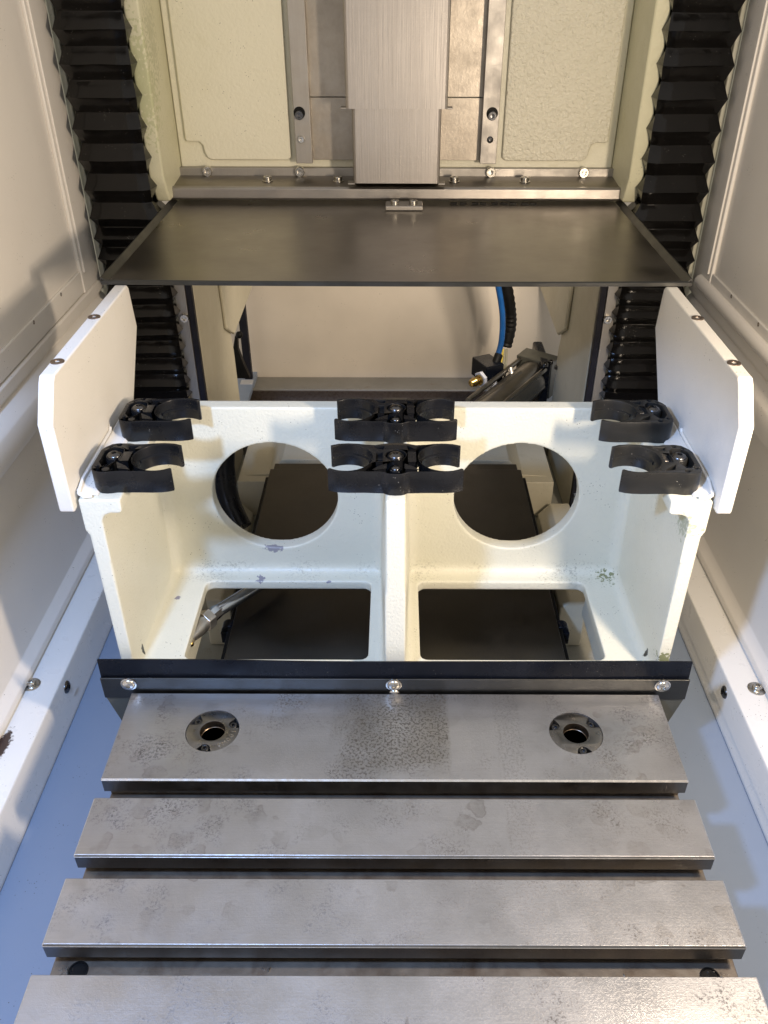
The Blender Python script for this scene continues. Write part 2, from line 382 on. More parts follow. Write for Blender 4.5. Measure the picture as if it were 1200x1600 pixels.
M['clamp'] = metal("dark_clamp_steel", (0.085, 0.085, 0.082), (0.055, 0.055, 0.05), 0.40, (40, 600, 600), 0.12, 0.6, 18)
M['label'] = plastic("pale_label", (0.45, 0.45, 0.46), 0.5)

# ------------------------------------------------------------------ shared small meshes (local z is out of the surface, metres)
def mesh_of(mb, name, mat, smooth=35):
    me = bpy.data.meshes.new(name); me.from_pydata([v*S for v in mb.v], [], mb.f); finish(me, mat, smooth); return me
def hexhole(r, z0, z1, R):
    """ring from outer radius R down into a six-sided socket"""
    return None
def cap_screw(name, mat, R=.011, H=.010):
    m = MB(); n = 24
    def ring(r, z, hexa=False):
        out = []
        for k in range(n):
            a = 2*PI*k/n
            rr = r
            if hexa: rr = r*math.cos(PI/6)/math.cos(((a+PI/6) % (PI/3))-PI/6)
            out.append(Vector((rr*math.cos(a), rr*math.sin(a), z)))
        return out
    m.loft([ring(R, -.002), ring(R, H*.86), ring(R*.9, H), ring(R*.55, H, True), ring(R*.50, H*.35, True), ring(R*.05, H*.3)])
    return mesh_of(m, name, mat, 30)
def button_screw(name, mat, R=.011, H=.0052):
    m = MB(); n = 24
    def ring(r, z, hexa=False):
        out = []
        for k in range(n):
            a = 2*PI*k/n; rr = r
            if hexa: rr = r*math.cos(PI/6)/math.cos(((a+PI/6) % (PI/3))-PI/6)
            out.append(Vector((rr*math.cos(a), rr*math.sin(a), z)))
        return out
    prof = [(R*math.cos(b), H*math.sin(b)) for b in (0, .25, .5, .75, 1.0)]
    m.loft([ring(R, -.002)]+[ring(r, z) for r, z in prof]+[ring(R*.42, H*.93, True), ring(R*.36, H*.3, True), ring(R*.03, H*.25)])
    return mesh_of(m, name, mat, 30)
def flat_screw(name, mat, R=.011):
    m = MB(); m.lathe([(R, -.001), (R, .0008), (R*.94, .0012), (R*.40, .0010), (R*.34, -.002), (R*.02, -.0025)], 24)
    return mesh_of(m, name, mat, 30)
def washer(name, mat, R=.016, h=.002):
    m = MB(); m.lathe([(R*.45, -.0005), (R, -.0005), (R, h*.8), (R*.95, h), (R*.45, h)], 28); return mesh_of(m, name, mat, 30)
CAP = cap_screw("screw", M['screw']); CAPD = cap_screw("screw", M['dark_screw'])
BUT = button_screw("screw", M['screw']); BUTD = button_screw("screw", M['dark_screw'])
FLT = flat_screw("screw", M['flat_screw']); WSH = washer("washer", M['screw']); WSHD = washer("washer", M['dark_screw'])

# ================================================================== SETTING
XW = .675
def wall(sgn, name, rail_name):
    # upper sheet and its framed panel
    m = MB().box(min(sgn*XW, sgn*(XW+.02)), max(sgn*XW, sgn*(XW+.02)), -.35, 1.86, .384, 1.32)
    o = build(m, name, M['sheet'], kind='structure')
    fr = MB().box(*sorted((sgn*(XW-.007), sgn*(XW+.001))), 1.745, 1.853, .384, 1.318)
    build(fr, 'post_frame', M['sheet'], o, .003)
    fr = MB().box(*sorted((sgn*(XW-.0105), sgn*(XW-.006))), 1.757, 1.772, .425, 1.318)
    build(fr, 'frame_rib', M['sheet'], o, .002)
    fr = MB().box(*sorted((sgn*(XW-.005), sgn*(XW+.001))), -.35, 1.744, .386, .432)
    build(fr, 'bottom_frame', M['sheet'], o, .003)
    if sgn > 0:
        fr = MB().tube([(sgn*(XW-.006), -.3, .398), (sgn*(XW-.006), 1.80, .398)], .014, 16)
        build(fr, 'rounded_bead', M['sheet'], o)
    for (y) in (1.62, 1.47, 1.20):
        part(FLT, 'screw', o, (sgn*(XW-.005), y, .432-.006), (-sgn, 0, 0), .35)
    # sill, lower sheet, and floor rail
    prof = [(.72,.383),(.672,.383),(.668,.379),(.668,.358),(.6745,.355),(.6745,.349),(.671,.347),(.655,.325),(.653,.320),(.653,.274),(.656,.269),(.676,.267),
            (.676,-.062),(.674,-.066),(.661,-.079),(.659,-.082),(.659,-.0945),(.72,-.0945)]
    m = MB().prism([(sgn*x, z) for x, z in prof], 'y', -.35, 1.86)
    o2 = build(m, name+'_lower_sheet', M['sheet'], None, .0015, kind='structure')
    prof = [(.72,-.0965),(.664,-.0965),(.661,-.100),(.611,-.100),(.6065,-.1015),(.6045,-.105),(.6045,-.166),(.598,-.178),(.598,-.187),(.72,-.187)]
    m = MB().prism([(sgn*x, z) for x, z in prof], 'y', -.35, 1.86)
    o3 = build(m, rail_name, M['ledge'], None, .001, kind='structure')
    px = (50, 1072, 105, 1075) if sgn < 0 else (1183, 1075, 1133, 1080)
    p = P(px[0], px[1], z=-.1); part(WSH, 'washer', o3, p, (0,0,1), 1.0); part(CAP, 'screw', o3, p+Vector((0,0,.001)), (0,0,1), .8)
    p = P(px[2], px[3], X=sgn*.6045); part(BUTD, 'screw', o3, p, (-sgn,0,0), 1.1)
wall(-1, 'wall_left', 'floor_rail_left'); wall(1, 'wall_right', 'floor_rail_right')

m = MB()
m.box(-.72, -.47, -.35, 2.7, -.205, -.188); m.box(.47, .72, -.35, 2.7, -.205, -.188); m.box(-.4699, .4699, -.35, 1.0, -.205, -.188)
build(m, 'floor', M['floor'], kind='structure')
m = MB().box(-.4699, .4699, 1.0, 2.7, -.32, -.28).box(-.4699, .4699, 1.001, 1.02, -.2799, -.19)
build(m, 'drain_pan', M['pan'], kind='structure')
m = MB().box(-.72, .72, 2.6, 2.63, -.35, 1.32)
bw = build(m, 'back_wall', M['backsheet'], kind='structure')
m = MB().box(-.62, .62, 2.50, 2.598, -.30, -.205).box(-.62, .62, 2.485, 2.50, -.30, -.198)
build(m, 'frame_beam', M['frame'], bw, .004)
m = MB().box(-.60, .60, 2.4805, 2.4848, -.30, -.203); build(m, 'rusty_joint', M['flat_screw'], bw)
m = MB().box(-.62, .62, 2.20, 2.48, -.30, -.240).box(-.60, .60, 2.40, 2.425, -.241, -.228).box(-.60, .60, 2.30, 2.32, -.241, -.232)
build(m, 'lower_beam', M['frame'], bw, .006)
m = MB().box(-.502, -.478, 2.54, 2.56, -.20, .40); build(m, 'dark_post', M['dark_strip'], bw)
m = MB().box(-.512, -.472, 2.50, 2.53, -.205, -.185); build(m, 'post_foot', M['label'], bw)

# ================================================================== COLUMN
YC = 2.0
colm = thing('machine_column', 'cream painted machine column rising behind the dark steel shelf', 'machine column', (0, YC, -.28))
m = MB().box(-.4878, .4878, YC, YC+.10, .55, 1.30)
build(m, 'column_face', M['cream_face'], colm, .004)
def panel(s, mat):
    def X(x): return s*x
    pts = [(X(.236),1.29),(X(.236),.612),(X(.244),.605),(X(.415),.605),(X(.425),.610),(X(.430),.620),(X(.432),.636),(X(.440),.643),(X(.468),.643),(X(.470),.650),(X(.470),1.29)]
    m = MB().prism(pts, 'y', YC-.009, YC+.001)
    build(m, 'raised_panel', mat, colm, .004, 3)
panel(-1, M['cream_face']); panel(1, M['cream_gloss'])
for s in (-1, 1):
    pts = [(1.84,1.30),(1.84,.60),(1.87,.545),(YC+.1,.545),(YC+.1,1.30)]
    m = MB().prism(pts, 'x', *sorted((s*.4885, s*.520)))
    build(m, 'flank', M['flank'], colm, .006, 3)
    # leg below the shelf: stands on the pan, widens above into a bracket
    pts = [(1.862,.534),(1.862,-.279),(2.25,-.279),(2.235,.05),(2.22,.10),(2.60-.01,.115),(2.59,.534)]
    m = MB().prism(pts, 'x', *sorted((s*.464, s*.50)))
    build(m, 'leg', M['leg'], colm, .006, 3)
    pts = [(2.10,.53),(2.13,.15),(2.215,.102),(2.585,.117),(2.585,.53)]
    m = MB().prism(pts, 'x', *sorted((s*.452, s*.4635)))
    build(m, 'gusset', M['leg'], colm, .006, 3)
    m = MB().box(*sorted((s*.465, s*.479)), 1.846, 1.861, -.27, .53)
    build(m, 'seal_strip', M['dark_strip'], colm, .001)
    m = MB().box(*sorted((s*.4795, s*.503)), 1.842, 1.861, -.20, .53)
    build(m, 'steel_strip', M['rail'], colm, .001)
    part(CAP, 'screw', colm, P(288 if s < 0 else 948, 497, Y=1.842), (0,-1,0), .9)
# floor casting inside the column
m = MB().box(-.42, .42, 1.87, 2.18, -.279, -.17)
m.prism([(-.415,-.1705),(-.34,-.165),(-.30,-.12),(.30,-.12),(.34,-.165),(.415,-.1705)], 'y', 1.90, 2.16)
build(m, 'base_casting', M['leg'], colm, .008, 3)
for s in (-1, 1):
    m = MB().prism([(s*.46,-.279),(s*.38,-.279),(s*.38,-.25),(s*.41,-.215),(s*.46,-.215)], 'y', 1.72, 1.84)
    build(m, 'foot_pad', M['leg'], colm, .004)

# side sheets behind the bellows
for s, nm in ((-1, 'left'), (1, 'right')):
    m = MB().box(*sorted((s*.520, s*.71)), 1.892, 1.91, -.20, 1.30)
    m.box(*sorted((s*.66, s*.672)), 1.862, 1.891, -.19, 1.30)
    o = build(m, 'side_sheet', M['band'], None, .003)
    tag(o, 'pale grimy sheet behind the %s bellows beside the enclosure wall' % nm, 'metal sheet', 'sheets behind the bellows')

# ------------------------------------------------------------------ bellows
def bellows(s):
    xs0, xs1 = .515, .648
    zs = []; z = 1.25
    while z > .53: zs.append(z); z -= .0290
    while z > .11: zs.append(z); z -= .0215
    zs.append(.105)
    if len(zs) % 2 == 0: zs.append(.09)
    rows = []; n = 10
    rnd = random.Random(3 if s < 0 else 5)
    upper = 1.80
    for j, z in enumerate(zs):
        peak = (j % 2 == 1); jit = rnd.uniform(-.002, .002)
        low = z < .53
        yf = (1.801 if peak else 1.822)+jit*.5
        x0, x1 = (xs0-.003, xs1+.001) if peak else (xs0+.004, xs1-.006)
        if low: x0 -= .012
        row = [Vector((x0-(.002 if peak else -.008), 1.885, z)), Vector((x0-(.004 if peak else -.004), 1.84, z))]
        for k in range(n+1):
            u = k/n; x = x0+(x1-x0)*u
            sag = mnoise.noise(Vector((x*14, z*9, s*3.1)))*.0020+mnoise.noise(Vector((x*60, z*40, s)))*.0005
            yy = yf+(.006 if k in (0, n) else 0)+sag*.6
            row.append(Vector((x, yy, z+sag*(1.0 if peak else .4))))
        row += [Vector((x1+(.004 if peak else -.004), 1.84, z)), Vector((x1+(.002 if peak else -.008), 1.885, z))]
        rows.append(row)
    out = []
    for j in range(len(rows)-1):        # each fold gets a mid row that bulges a little, and a crisp crease
        out.append(rows[j])
        A, B = rows[j], rows[j+1]
        for f in (.10, .35, .65, .90):
            bow = math.sin(PI*f)*.0012
            out.append([a.lerp(b, f)+Vector((0, bow+(.0008 if f in (.10,) else 0)+mnoise.noise(Vector((a.x*45, a.z*45+f, 2.0+s)))*.0012, 0)) for a, b in zip(A, B)])
    out.append(rows[-1])
    m = MB(); m.loft([[Vector((s*p.x, p.y, p.z)) for p in r] for r in out], cap=False, closed=False)
    o = build(m, 'bellows', M['bellows'], None, smooth=22)
    md = o.modifiers.new('thick', 'SOLIDIFY'); md.thickness = .0008; md.offset = 0
    side = 'left' if s < 0 else 'right'
    tag(o, 'black vinyl folding bellows on the %s flank of the cream column' % side, 'bellows', 'black folding bellows')
    # pale foot bracket under it
    m = MB().box(*sorted((s*.505, s*.64)), 1.80, 1.89, .060, .098).box(*sorted((s*.50, s*.60)), 1.83, 1.89, .0, .060)
    o2 = build(m, 'bellows_foot', M['leg'], o, .003)
bellows(-1); bellows(1)

# ================================================================== LEDGE, SHELF
lg = thing('column_ledge', 'narrow dark steel ledge with a bright front edge screwed to the foot of the column', 'metal ledge', (0, 1.90, .55))
m = MB().prism([(1.905,.5655),(1.912,.5685),(1.990,.575),(1.990,.565),(1.905,.556)], 'x', -.4955, .4955)
build(m, 'ledge_top', M['shelf'], lg, .001)
m = MB().prism([(1.894,.566),(1.899,.5700),(1.9065,.5695),(1.9045,.5425),(1.896,.5425),(1.893,.547)], 'x', -.4965, .4965)
build(m, 'ledge_front', M['shelf_edge'], lg, .0012)
m = MB().box(-.498, .498, 1.984, 1.9995, .569, .591)
build(m, 'ledge_flange', M['rail'], lg, .0015)
for x in (323, 467, 765, 910): part(CAP, 'screw', lg, P(x, 268, Y=1.984), (0,-1,0), 1.0)
for x in (417, 527, 708, 818):
    p = P(x, 288, Y=1.945); p.z = .569; part(WSH, 'washer', lg, p+Vector((0,0,.0025)), (0,0,1), .75); part(CAP, 'screw', lg, p+Vector((0,0,.004)), (0,0,1), .85)

sh = thing('shelf_cover', 'wide dark steel shelf plate in front of the column above the opening', 'metal shelf', (0, 1.65, .535))
ZP = .536
y0, y1 = 1.376, 1.930
def bow(x): return -.0020*(1-(x/.49)**2)
nx = 24
m = MB(); top = []
for j, y in enumerate((y0+.004, y0+.02, (y0+y1)/2, y1)):
    top.append([Vector((-.483+.966*k/nx, y, ZP+(bow(-.483+.966*k/nx) if j < 2 else 0)+(.0 if j else 0))) for k in range(nx+1)])
bot = [[p-Vector((0,0,.004)) for p in r] for r in top]
vs = [p for r in top for p in r]; nb = len(vs); vs += [p for r in bot for p in r]; fs = []
for j in range(3):
    for k in range(nx):
        a = j*(nx+1)+k; fs.append((a, a+1, a+nx+2, a+nx+1)); fs.append(tuple(nb+i for i in (a, a+nx+1, a+nx+2, a+1)))
for k in range(nx): fs.append((k, nb+k, nb+k+1, k+1)); q = 3*(nx+1)+k; fs.append((q, q+1, nb+q+1, nb+q))
for j in range(3):
    a = j*(nx+1); fs.append((a, a+nx+1, nb+a+nx+1, nb+a)); a += nx; fs.append((a, nb+a, nb+a+nx+1, a+nx+1))
m.add(vs, fs); build(m, 'plate', M['shelf'], sh, smooth=30)
for s in (-1, 1):
    m = MB().prism([(s*.485,ZP-.003),(s*.4955,ZP+.0065),(s*.4975,ZP+.0065),(s*.4975,ZP-.006),(s*.4955,ZP-.0065),(s*.4955,ZP+.003),(s*.4875,ZP-.006)], 'y', y0, y1-.01)
    build(m, 'side_lip', M['clamp'], sh, .0005)
m = MB(); rings = []
for k in range(nx+1):
    x = -.4975+.995*k/nx; b = ZP+bow(x)
    rings.append([Vector((x, y0+.005, b+.0006)), Vector((x, y0+.001, b+.0022)), Vector((x, y0-.002, b+.0005)), Vector((x, y0-.002, b-.0055)), Vector((x, y0+.001, b-.0065)), Vector((x, y0+.005, b-.004))])
m.loft(rings); build(m, 'front_lip', M['clamp'], sh, smooth=40)
m = MB().box(-.021, .045, 1.838, 1.868, ZP+.001, ZP+.006); m = MB()
pb = P(630, 326, z=ZP+.004); m.box(pb.x-.040, pb.x+.040, pb.y-.004, pb.y+.040, ZP+.0005, ZP+.010)
build(m, 'stop_bracket', M['rail'], sh, .002)
for dx in (-.020, .020):
    part(CAP, 'screw', sh, (pb.x+dx, pb.y+.012, ZP+.011), (0,0,1), .8)
m = MB()
for i in range(9):
    x = .12+.022*i+random.uniform(-.004,.004); m.box(x, x+.014, 1.885, 1.8915, ZP+.0008, ZP+.004)
build(m, 'grease_crumb', M['pocket'], sh, kind='stuff')

# ================================================================== Z AXIS COVER AND RAILS
zc = thing('spindle_way_cover', 'telescoping brushed stainless cover at the centre of the column, wider box over narrower', 'way cover', (0, 1.92, .58))
def cover(x, yf, z0, z1, name):
    m = MB().prism([(-x,1.984),(-x,yf+.006),(-x+.002,yf+.002),(-x+.006,yf),(x-.006,yf),(x-.002,yf+.002),(x,yf+.006),(x,1.984)], 'z', z0, z1)
    return build(m, name, M['brushed'], zc, smooth=12)
cover(.104, 1.868, .729, 1.30, 'upper_box')
cover(.0925, 1.882, .581, .80, 'lower_box')
for s in (-1, 1):
    m = MB().box(*sorted((s*.090, s*.105)), 1.885, 1.912, .5775, .5805); build(m, 'foot_tab', M['rail'], zc, .0008)
    m = MB().box(*sorted((s*.102, s*.116)), 1.888, 1.91, .7255, .7285); build(m, 'foot_tab', M['rail'], zc, .0008)

gd = thing('guide_backing', 'dull zinc backing sheets between two vertical steel rails behind the spindle cover', 'guide backing', (0, 1.99, .60))
m = MB().box(-.207, .207, 1.9905, 1.9985, .735, 1.29); build(m, 'backing_sheet', M['backplate'], gd, .0008)
m = MB().box(-.205, .205, 1.9895, 1.9985, .607, .7335); build(m, 'backing_sheet', M['backplate'], gd, .0008)
for s, xa, xb in ((-1, -.2225, -.1865), (1, .1850, .2210)):
    m = MB().box(xa, xb, 1.966, 1.989, .604, 1.29); build(m, 'guide_rail', M['rail'], gd, .0012)
    m = MB().box(xa+.009, xb-.007, 1.9889, 1.9985, .62, 1.28); build(m, 'rail_spacer', M['dark_strip'], gd)
    x = 466 if s < 0 else 767
    p = P(x, 180, Y=1.966); me = MB().prism([(p.x+a, p.z+b) for a, b in circ(0, .004, .0125, 24)], 'y', 1.9652, 1.967)
    build(me, 'screw_slot', M['pocket'], gd); part(CAPD, 'screw', gd, p, (0,-1,0), .85)
    part(BUTD if s > 0 else CAP, 'screw', gd, P(x+(3 if s < 0 else -3), 218, Y=1.966), (0,-1,0), .65)

# ================================================================== CASTING (pocket frame)
ZT = .352; YF = .985; YB = 1.273; TB = .028
cast = thing('pocket_casting', 'cream cast iron frame with two round holes and a centre rib behind the table', 'casting', (0, YF, -.12))
mb = MB()
holes = [circ(-.2195, .169, .114, 72), circ(.2205, .169, .114, 72)]
mb.mesh_tmp = None
bp = plate2d([(-.44,-.018),(.44,-.018),(.44,ZT),(-.44,ZT)], holes, YB, YB+TB, 'y'); 
parts_ = [bp]
fp = plate2d([(-.435,YF+.001),(.435,YF+.001),(.435,YB+TB-.002),(-.435,YB+TB-.002)],
             [rrect(-.360,-.046,1.031,1.240,.014), rrect(.043,.359,1.031,1.240,.014)], -.020, 0.0, 'z')
parts_.append(fp)
mb = MB()
for s in (-1, 1):
    # side wall tapering towards the foot, with proud pad and flange at the top
    prof = [(.447,-.12),(.447,.292),(.451,.300),(.451,ZT),(.391,ZT),(.391,.333),(.396,.328),(.411,.328),(.419,.324),(.4225,.315),(.4255,.10),(.4285,-.12)]
    mb.prism([(s*x, z) for x, z in prof], 'y', YF, YB+TB)
    # corner fillets
    R = .020
    def fil(cx, cy, dx, dy, r=R):
        return [(cx-dx*.006, cy-dy*.006), (cx+dx*r, cy-dy*.006)]+[(cx+dx*(r-r*math.cos(b)), cy+dy*(r-r*math.sin(b))) for b in [PI/2-PI/2*i/6 for i in range(7)]][0:0]+ \
               [(cx+dx*(r-r*math.sin(b)), cy+dy*(r-r*math.cos(b))) for b in [PI/2*i/6 for i in range(7)]]+[(cx-dx*.006, cy+dy*r)]
    mb.prism(fil(s*.4265, YB, -s, -1, .022), 'z', -.015, ZT-.03)
    mb.prism(fil(s*.4265, 0.0, -s, 1, .018), 'y', YF+.002, YB+.01)
    mb.prism(fil(s*.020, 0.0, s, 1, .012), 'y', YF+.004, YB+.01)
    mb.prism(fil(s*.020, YB, s, -1, .026), 'z', -.015, ZT-.004)
    # web under the floor
    mb.prism([(s*.392,-.01),(s*.386,-.02),(s*.380,-.125),(s*.420,-.125),(s*.430,-.01)], 'y', YF+.01, YB+.02)
mb.prism(fil(YB, 0.0, -1, 1, .018), 'x', -.43, .43)
# centre rib with draft
mb.loft([[Vector((-.0178,YF,-.02)),Vector((.0178,YF,-.02)),Vector((.028,YB+.01,-.02)),Vector((-.028,YB+.01,-.02))],
         [Vector((-.0142,YF,ZT)),Vector((.0142,YF,ZT)),Vector((.022,YB+.01,ZT)),Vector((-.022,YB+.01,ZT))]])
for p_ in parts_: mb.add(p_.v, p_.f)
me = bpy.data.meshes.new("casting_body")
off = base_of(cast)
me.from_pydata([v*S-off for v in mb.v], [], mb.f); 
bm = bmesh.new(); bm.from_mesh(me); bmesh.ops.remove_doubles(bm, verts=bm.verts, dist=1e-7); bmesh.ops.recalc_face_normals(bm, faces=bm.faces); bm.to_mesh(me); bm.free()
tmp = bpy.data.objects.new("tmpc", me); col.objects.link(tmp)
md = tmp.modifiers.new("r", 'REMESH'); md.mode = 'VOXEL'; md.voxel_size = .00135
md = tmp.modifiers.new("s", 'SMOOTH'); md.factor = .5; md.iterations = 5
dg = bpy.context.evaluated_depsgraph_get(); dg.update()
me2 = bpy.data.meshes.new_from_object(tmp.evaluated_get(dg)); me2.name = "casting_body"
bpy.data.objects.remove(tmp); bpy.data.meshes.remove(me)
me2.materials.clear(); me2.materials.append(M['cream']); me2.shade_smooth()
body = bpy.data.objects.new("casting_body", me2); col.objects.link(body); body.parent = cast

# ================================================================== SIDE GUARDS
def guard(s):
    side = 'left' if s < 0 else 'right'
    lab = ('thick white painted guard plate standing at the left end of the casting' if s < 0 else
           'thick white painted guard plate standing at the right end of the casting')
    g = thing('side_guard', lab, 'guard plate', (s*.464, 1.15, .335), 'white side guard plates')
    pts = [(.976,.337),(.970,.345),(.976,.476),(1.010,.522),(1.018,.529),(1.377,.529),(1.384,.522),(1.392,.450),(1.300,.345),(1.285,.337)]
    pts[1] = (.974,.342)
    m = MB().prism(pts, 'x', *sorted((s*.4545, s*.4755)))
    build(m, 'guard_plate', M['shield'], g, .0028, 3)
    # capping strip line and screws
    for (px, row) in (((75,567),(133,497)) if s < 0 else ((1163,566),(1103,496))):
        part(FLT, 'screw', g, Vector((s*.465, P(px, row, z=.529).y, .5295)), (0,0,1), .85)
    # welded tab along the top of the casting
    tb = [(s*.4535,.3525),(s*.4535,.362),(s*.4500,.3645),(s*.4475,.360),(s*.4440,.3575),(s*.428,.3565),(s*.424,.3525)]
    m = MB().prism(tb, 'y', .995, 1.27); build(m, 'foot_tab', M['shield'], g, .001)
    m = MB()
    m.tube([P(130,768,z=.36) if False else Vector((s*.449,.990,.3605)), Vector((s*.4515,1.02,.366)), Vector((s*.4520,1.16,.367)), Vector((s*.4520,1.165,.372))], .0026, 8)
    m.tube([Vector((s*.449,.990,.3605)), Vector((s*.441,.987,.357)), Vector((s*.431,.990,.3555))], [.0026,.0032,.0024], 8)
    build(m, 'weld_bead', M['shield'], g)
guard(-1); guard(1)

# ================================================================== TOOL CLIPS
CH = .036
RI, RO = .0375, .0415
def arm_pts(cx, s, side):
    """front (side=-1) or rear (side=+1) arm outline of a C opening towards s"""
    pass
def c_inner(cx, s, n=26):
    a = math.acos(.60)
    return [(cx+s*RI*math.cos(b), RI*math.sin(b)) for b in [a+(2*PI-2*a)*k/(n-1) for k in range(n)]]
def single_outline():
    cx = 0
    inner = c_inner(cx, 1)          # starts at rear tip (y>0) goes round the back to the front tip (y<0)
    outer = [(.0255,-.0315),(.0258,-.0350),(.018,-.0385),(.008,-.0405),(-.004,-.0412),(-.020,-.0410),(-.035,-.0408),(-.050,-.0408),(-.056,-.0415),(-.062,-.0432),(-.068,-.0438),(-.076,-.0430),(-.083,-.0395),(-.0875,-.034),(-.0895,-.027),
             (-.0895,.020),(-.086,.028),(-.078,.038),(-.070,.0405),(-.052,.0405),(-.044,.038),(-.030,.0385),(-.018,.0405),(0,.0418),(.014,.0402),(.0258,.0355),(.0255,.0318)]
    return inner+outer
def tri(pts, r=None): return pts
def clip(name, label, loc, mirror, double, grey_insert, mat, group):
    g = thing(name, label, 'tool clip', loc, group)
    q = -1 if mirror else 1
    out = single_outline()
    if not double:
        # local shapes drawn for a clip opening +x
        outline = [(q*x, y) for x, y in out]
        pockets = [[(-.052,-.026),(-.060,-.013),(-.045,-.019),(-.0385,-.0285),(-.043,-.0345),(-.050,-.033)][::1],
                   [(-.052,.033),(-.035,.0335),(-.041,.024),(-.050,.023)],
                   [(-.082,-.014),(-.082,.016),(-.075,.027),(-.063,.029),(-.056,.022),(-.054,.010),(-.060,-.002),(-.062,-.014),(-.068,-.026),(-.075,-.026)],
                   circ(-.067,-.0345,.0040,12), circ(-.081,-.027,.0030,12), circ(-.066,.0352,.0035,12), circ(-.077,.0285,.0028,12)]
        pockets = [[(-.050,-.031),(-.055,-.017),(-.0415,-.0265),(-.036,-.0335)],
                   pockets[1], pockets[2], pockets[3], pockets[4], pockets[5], pockets[6],
                   [(-.053,-.010),(-.053,.014),(-.0425,.014),(-.0425,-.010)]]
        pockets = [[(q*x, y) for x, y in p] for p in pockets]
        xc = [q*-.0665]
        ins = [q*-.0475]
    else:
        D = .071
        half = [(x+D, y) for x, y in out]
        inner = [(x+D, y) for x, y in c_inner(0, 1)]
        front = [(.0965,-.0315),(.0968,-.0350),(.089,-.0385),(.079,-.0405),(.067,-.0412),(.050,-.0410),(.036,-.0408),(.022,-.0408),(.017,-.0425),(.013,-.0455),(.008,-.0475),(0,-.0482)]
        rear = [(0,.0430),(.012,.0425),(.020,.0400),(.030,.0365),(.045,.0380),(.056,.0405),(.071,.0418),(.085,.0402),(.0968,.0355),(.0965,.0318)]
        right = rear+inner+front
        outline = right+[(-x, y) for x, y in right[::-1]][1:-1]
        pk = [[(.014,-.031),(.014,-.020),(.025,-.027),(.031,-.0340)], [(.017,.034),(.034,.0345),(.028,.025),(.018,.023)],
              [(.019,-.012),(.019,.015),(.0285,.015),(.0285,-.012)]]
        pockets = pk+[[(-x, y) for x, y in p][::-1] for p in pk]+[circ(0,.007,.0150,24)]
        xc = [0]; ins = [.0237, -.0237]
    mb = plate2d(outline, pockets, ZT, ZT+CH, 'z', .0012)
    for v in mb.v: v += Vector((loc[0], loc[1], 0))
    b = build(mb, 'clip_body', mat, g); weld(b)
    # bottom web that closes the pockets
    wb = plate2d([(x*.985+(-.001*q if not double else 0), y*.96) for x, y in outline], [], ZT+.0006, ZT+.010, 'z')
    # keep it clear of the C opening by using only the block
    wb = MB()
    if double: wb.prism([(-.031,-.036),(.031,-.036),(.031,.036),(-.031,.036)], 'z', ZT+.0006, ZT+.014)
    else: wb.prism([(q*-.086,-.034),(q*-.041,-.034),(q*-.041,.034),(q*-.076,.034),(q*-.086,.022)], 'z', ZT+.0006, ZT+.014)
    for v in wb.v: v += Vector((loc[0], loc[1], 0))
    build(wb, 'clip_base', M['pocket'], g)
    # ridge inside the jaws
    for (cx, s) in (((0, q),) if not double else ((.071, 1), (-.071, -1))):
        a = math.acos(.60)
        for (a0, a1) in ((a, PI-.45), (PI+.45, 2*PI-a)):
            rings = []
            for k in range(15):
                b_ = a0+(a1-a0)*k/14; c_, s_ = s*math.cos(b_), math.sin(b_)
                def pt(r, z): return Vector((loc[0]+cx+r*c_, loc[1]+r*s_, z))
                rings.append([pt(RI+.001, ZT+.0145), pt(RI-.0022, ZT+.016), pt(RI-.0022, ZT+.0195), pt(RI+.001, ZT+.021)])
            m = MB().loft(rings); build(m, 'jaw_ridge', mat, g, smooth=50)
    for x in ins:
        X = loc[0]+x
        imat = M['insert'] if grey_insert else mat
        m = MB().box(X-.0048, X+.0048, loc[1]+.0025, loc[1]+.0140, ZT+.004, ZT+CH-.006)
        build(m, 'insert_block', imat, g, .0008)
        m = MB().box(X-.0048, X+.0048, loc[1]-.0095, loc[1]+.0015, ZT+.004, ZT+CH-.007)
        build(m, 'insert_block', imat, g, .0008)
    for x in xc:
        X = loc[0]+x
        if double: bx = MB().lathe([(.0145, ZT+.001), (.0125, ZT+.033), (.0115, ZT+.0345), (.002, ZT+.0345)], 24, (X, loc[1]+.007, 0))
        else: bx = MB().lathe([(.0125, ZT+.001), (.0125, ZT+.033), (.0115, ZT+.0345), (.002, ZT+.0345)], 24, (X, loc[1]+.007, 0))
        build(bx, 'screw_seat', mat, g)
        part(BUTD, 'screw', g, (X, loc[1]+.007, ZT+.0345), (0,0,1), .95)
        bx = MB().lathe([(.0095, ZT+.001), (.0095, ZT+CH-.010), (.0085, ZT+CH-.009), (.002, ZT+CH-.009)], 20, (X-(q*.006 if not double else 0), loc[1]-.016, 0))
        build(bx, 'screw_boss', mat, g)
        part(BUTD, 'screw', g, (X-(q*.006 if not double else 0), loc[1]-.016, ZT+CH-.009), (0,0,1), .68)
    return g
YCL = (1.045, 1.196)
XCL = .3445
G1 = 'black tool clips on the casting top'
clip('tool_clip', 'front left black tool clip opening right, beside the left white guard', (-XCL, YCL[0], ZT), False, False, False, M['black'], G1)
clip('tool_clip', 'rear left black tool clip opening right, behind the front left clip', (-XCL-.003, YCL[1], ZT), False, False, False, M['black'], G1)
clip('tool_clip', 'front right dusty black tool clip with grey steel insert, beside the right white guard', (XCL+.003, YCL[0], ZT), True, False, True, M['black_dusty'], G1)
clip('tool_clip', 'rear right black tool clip with grey steel insert, behind the front right clip', (XCL+.004, YCL[1], ZT), True, False, True, M['black_dusty'], G1)
clip('double_tool_clip', 'front double sided black tool clip on the centre rib', (0, YCL[0]+.001, ZT), False, True, False, M['black'], G1)
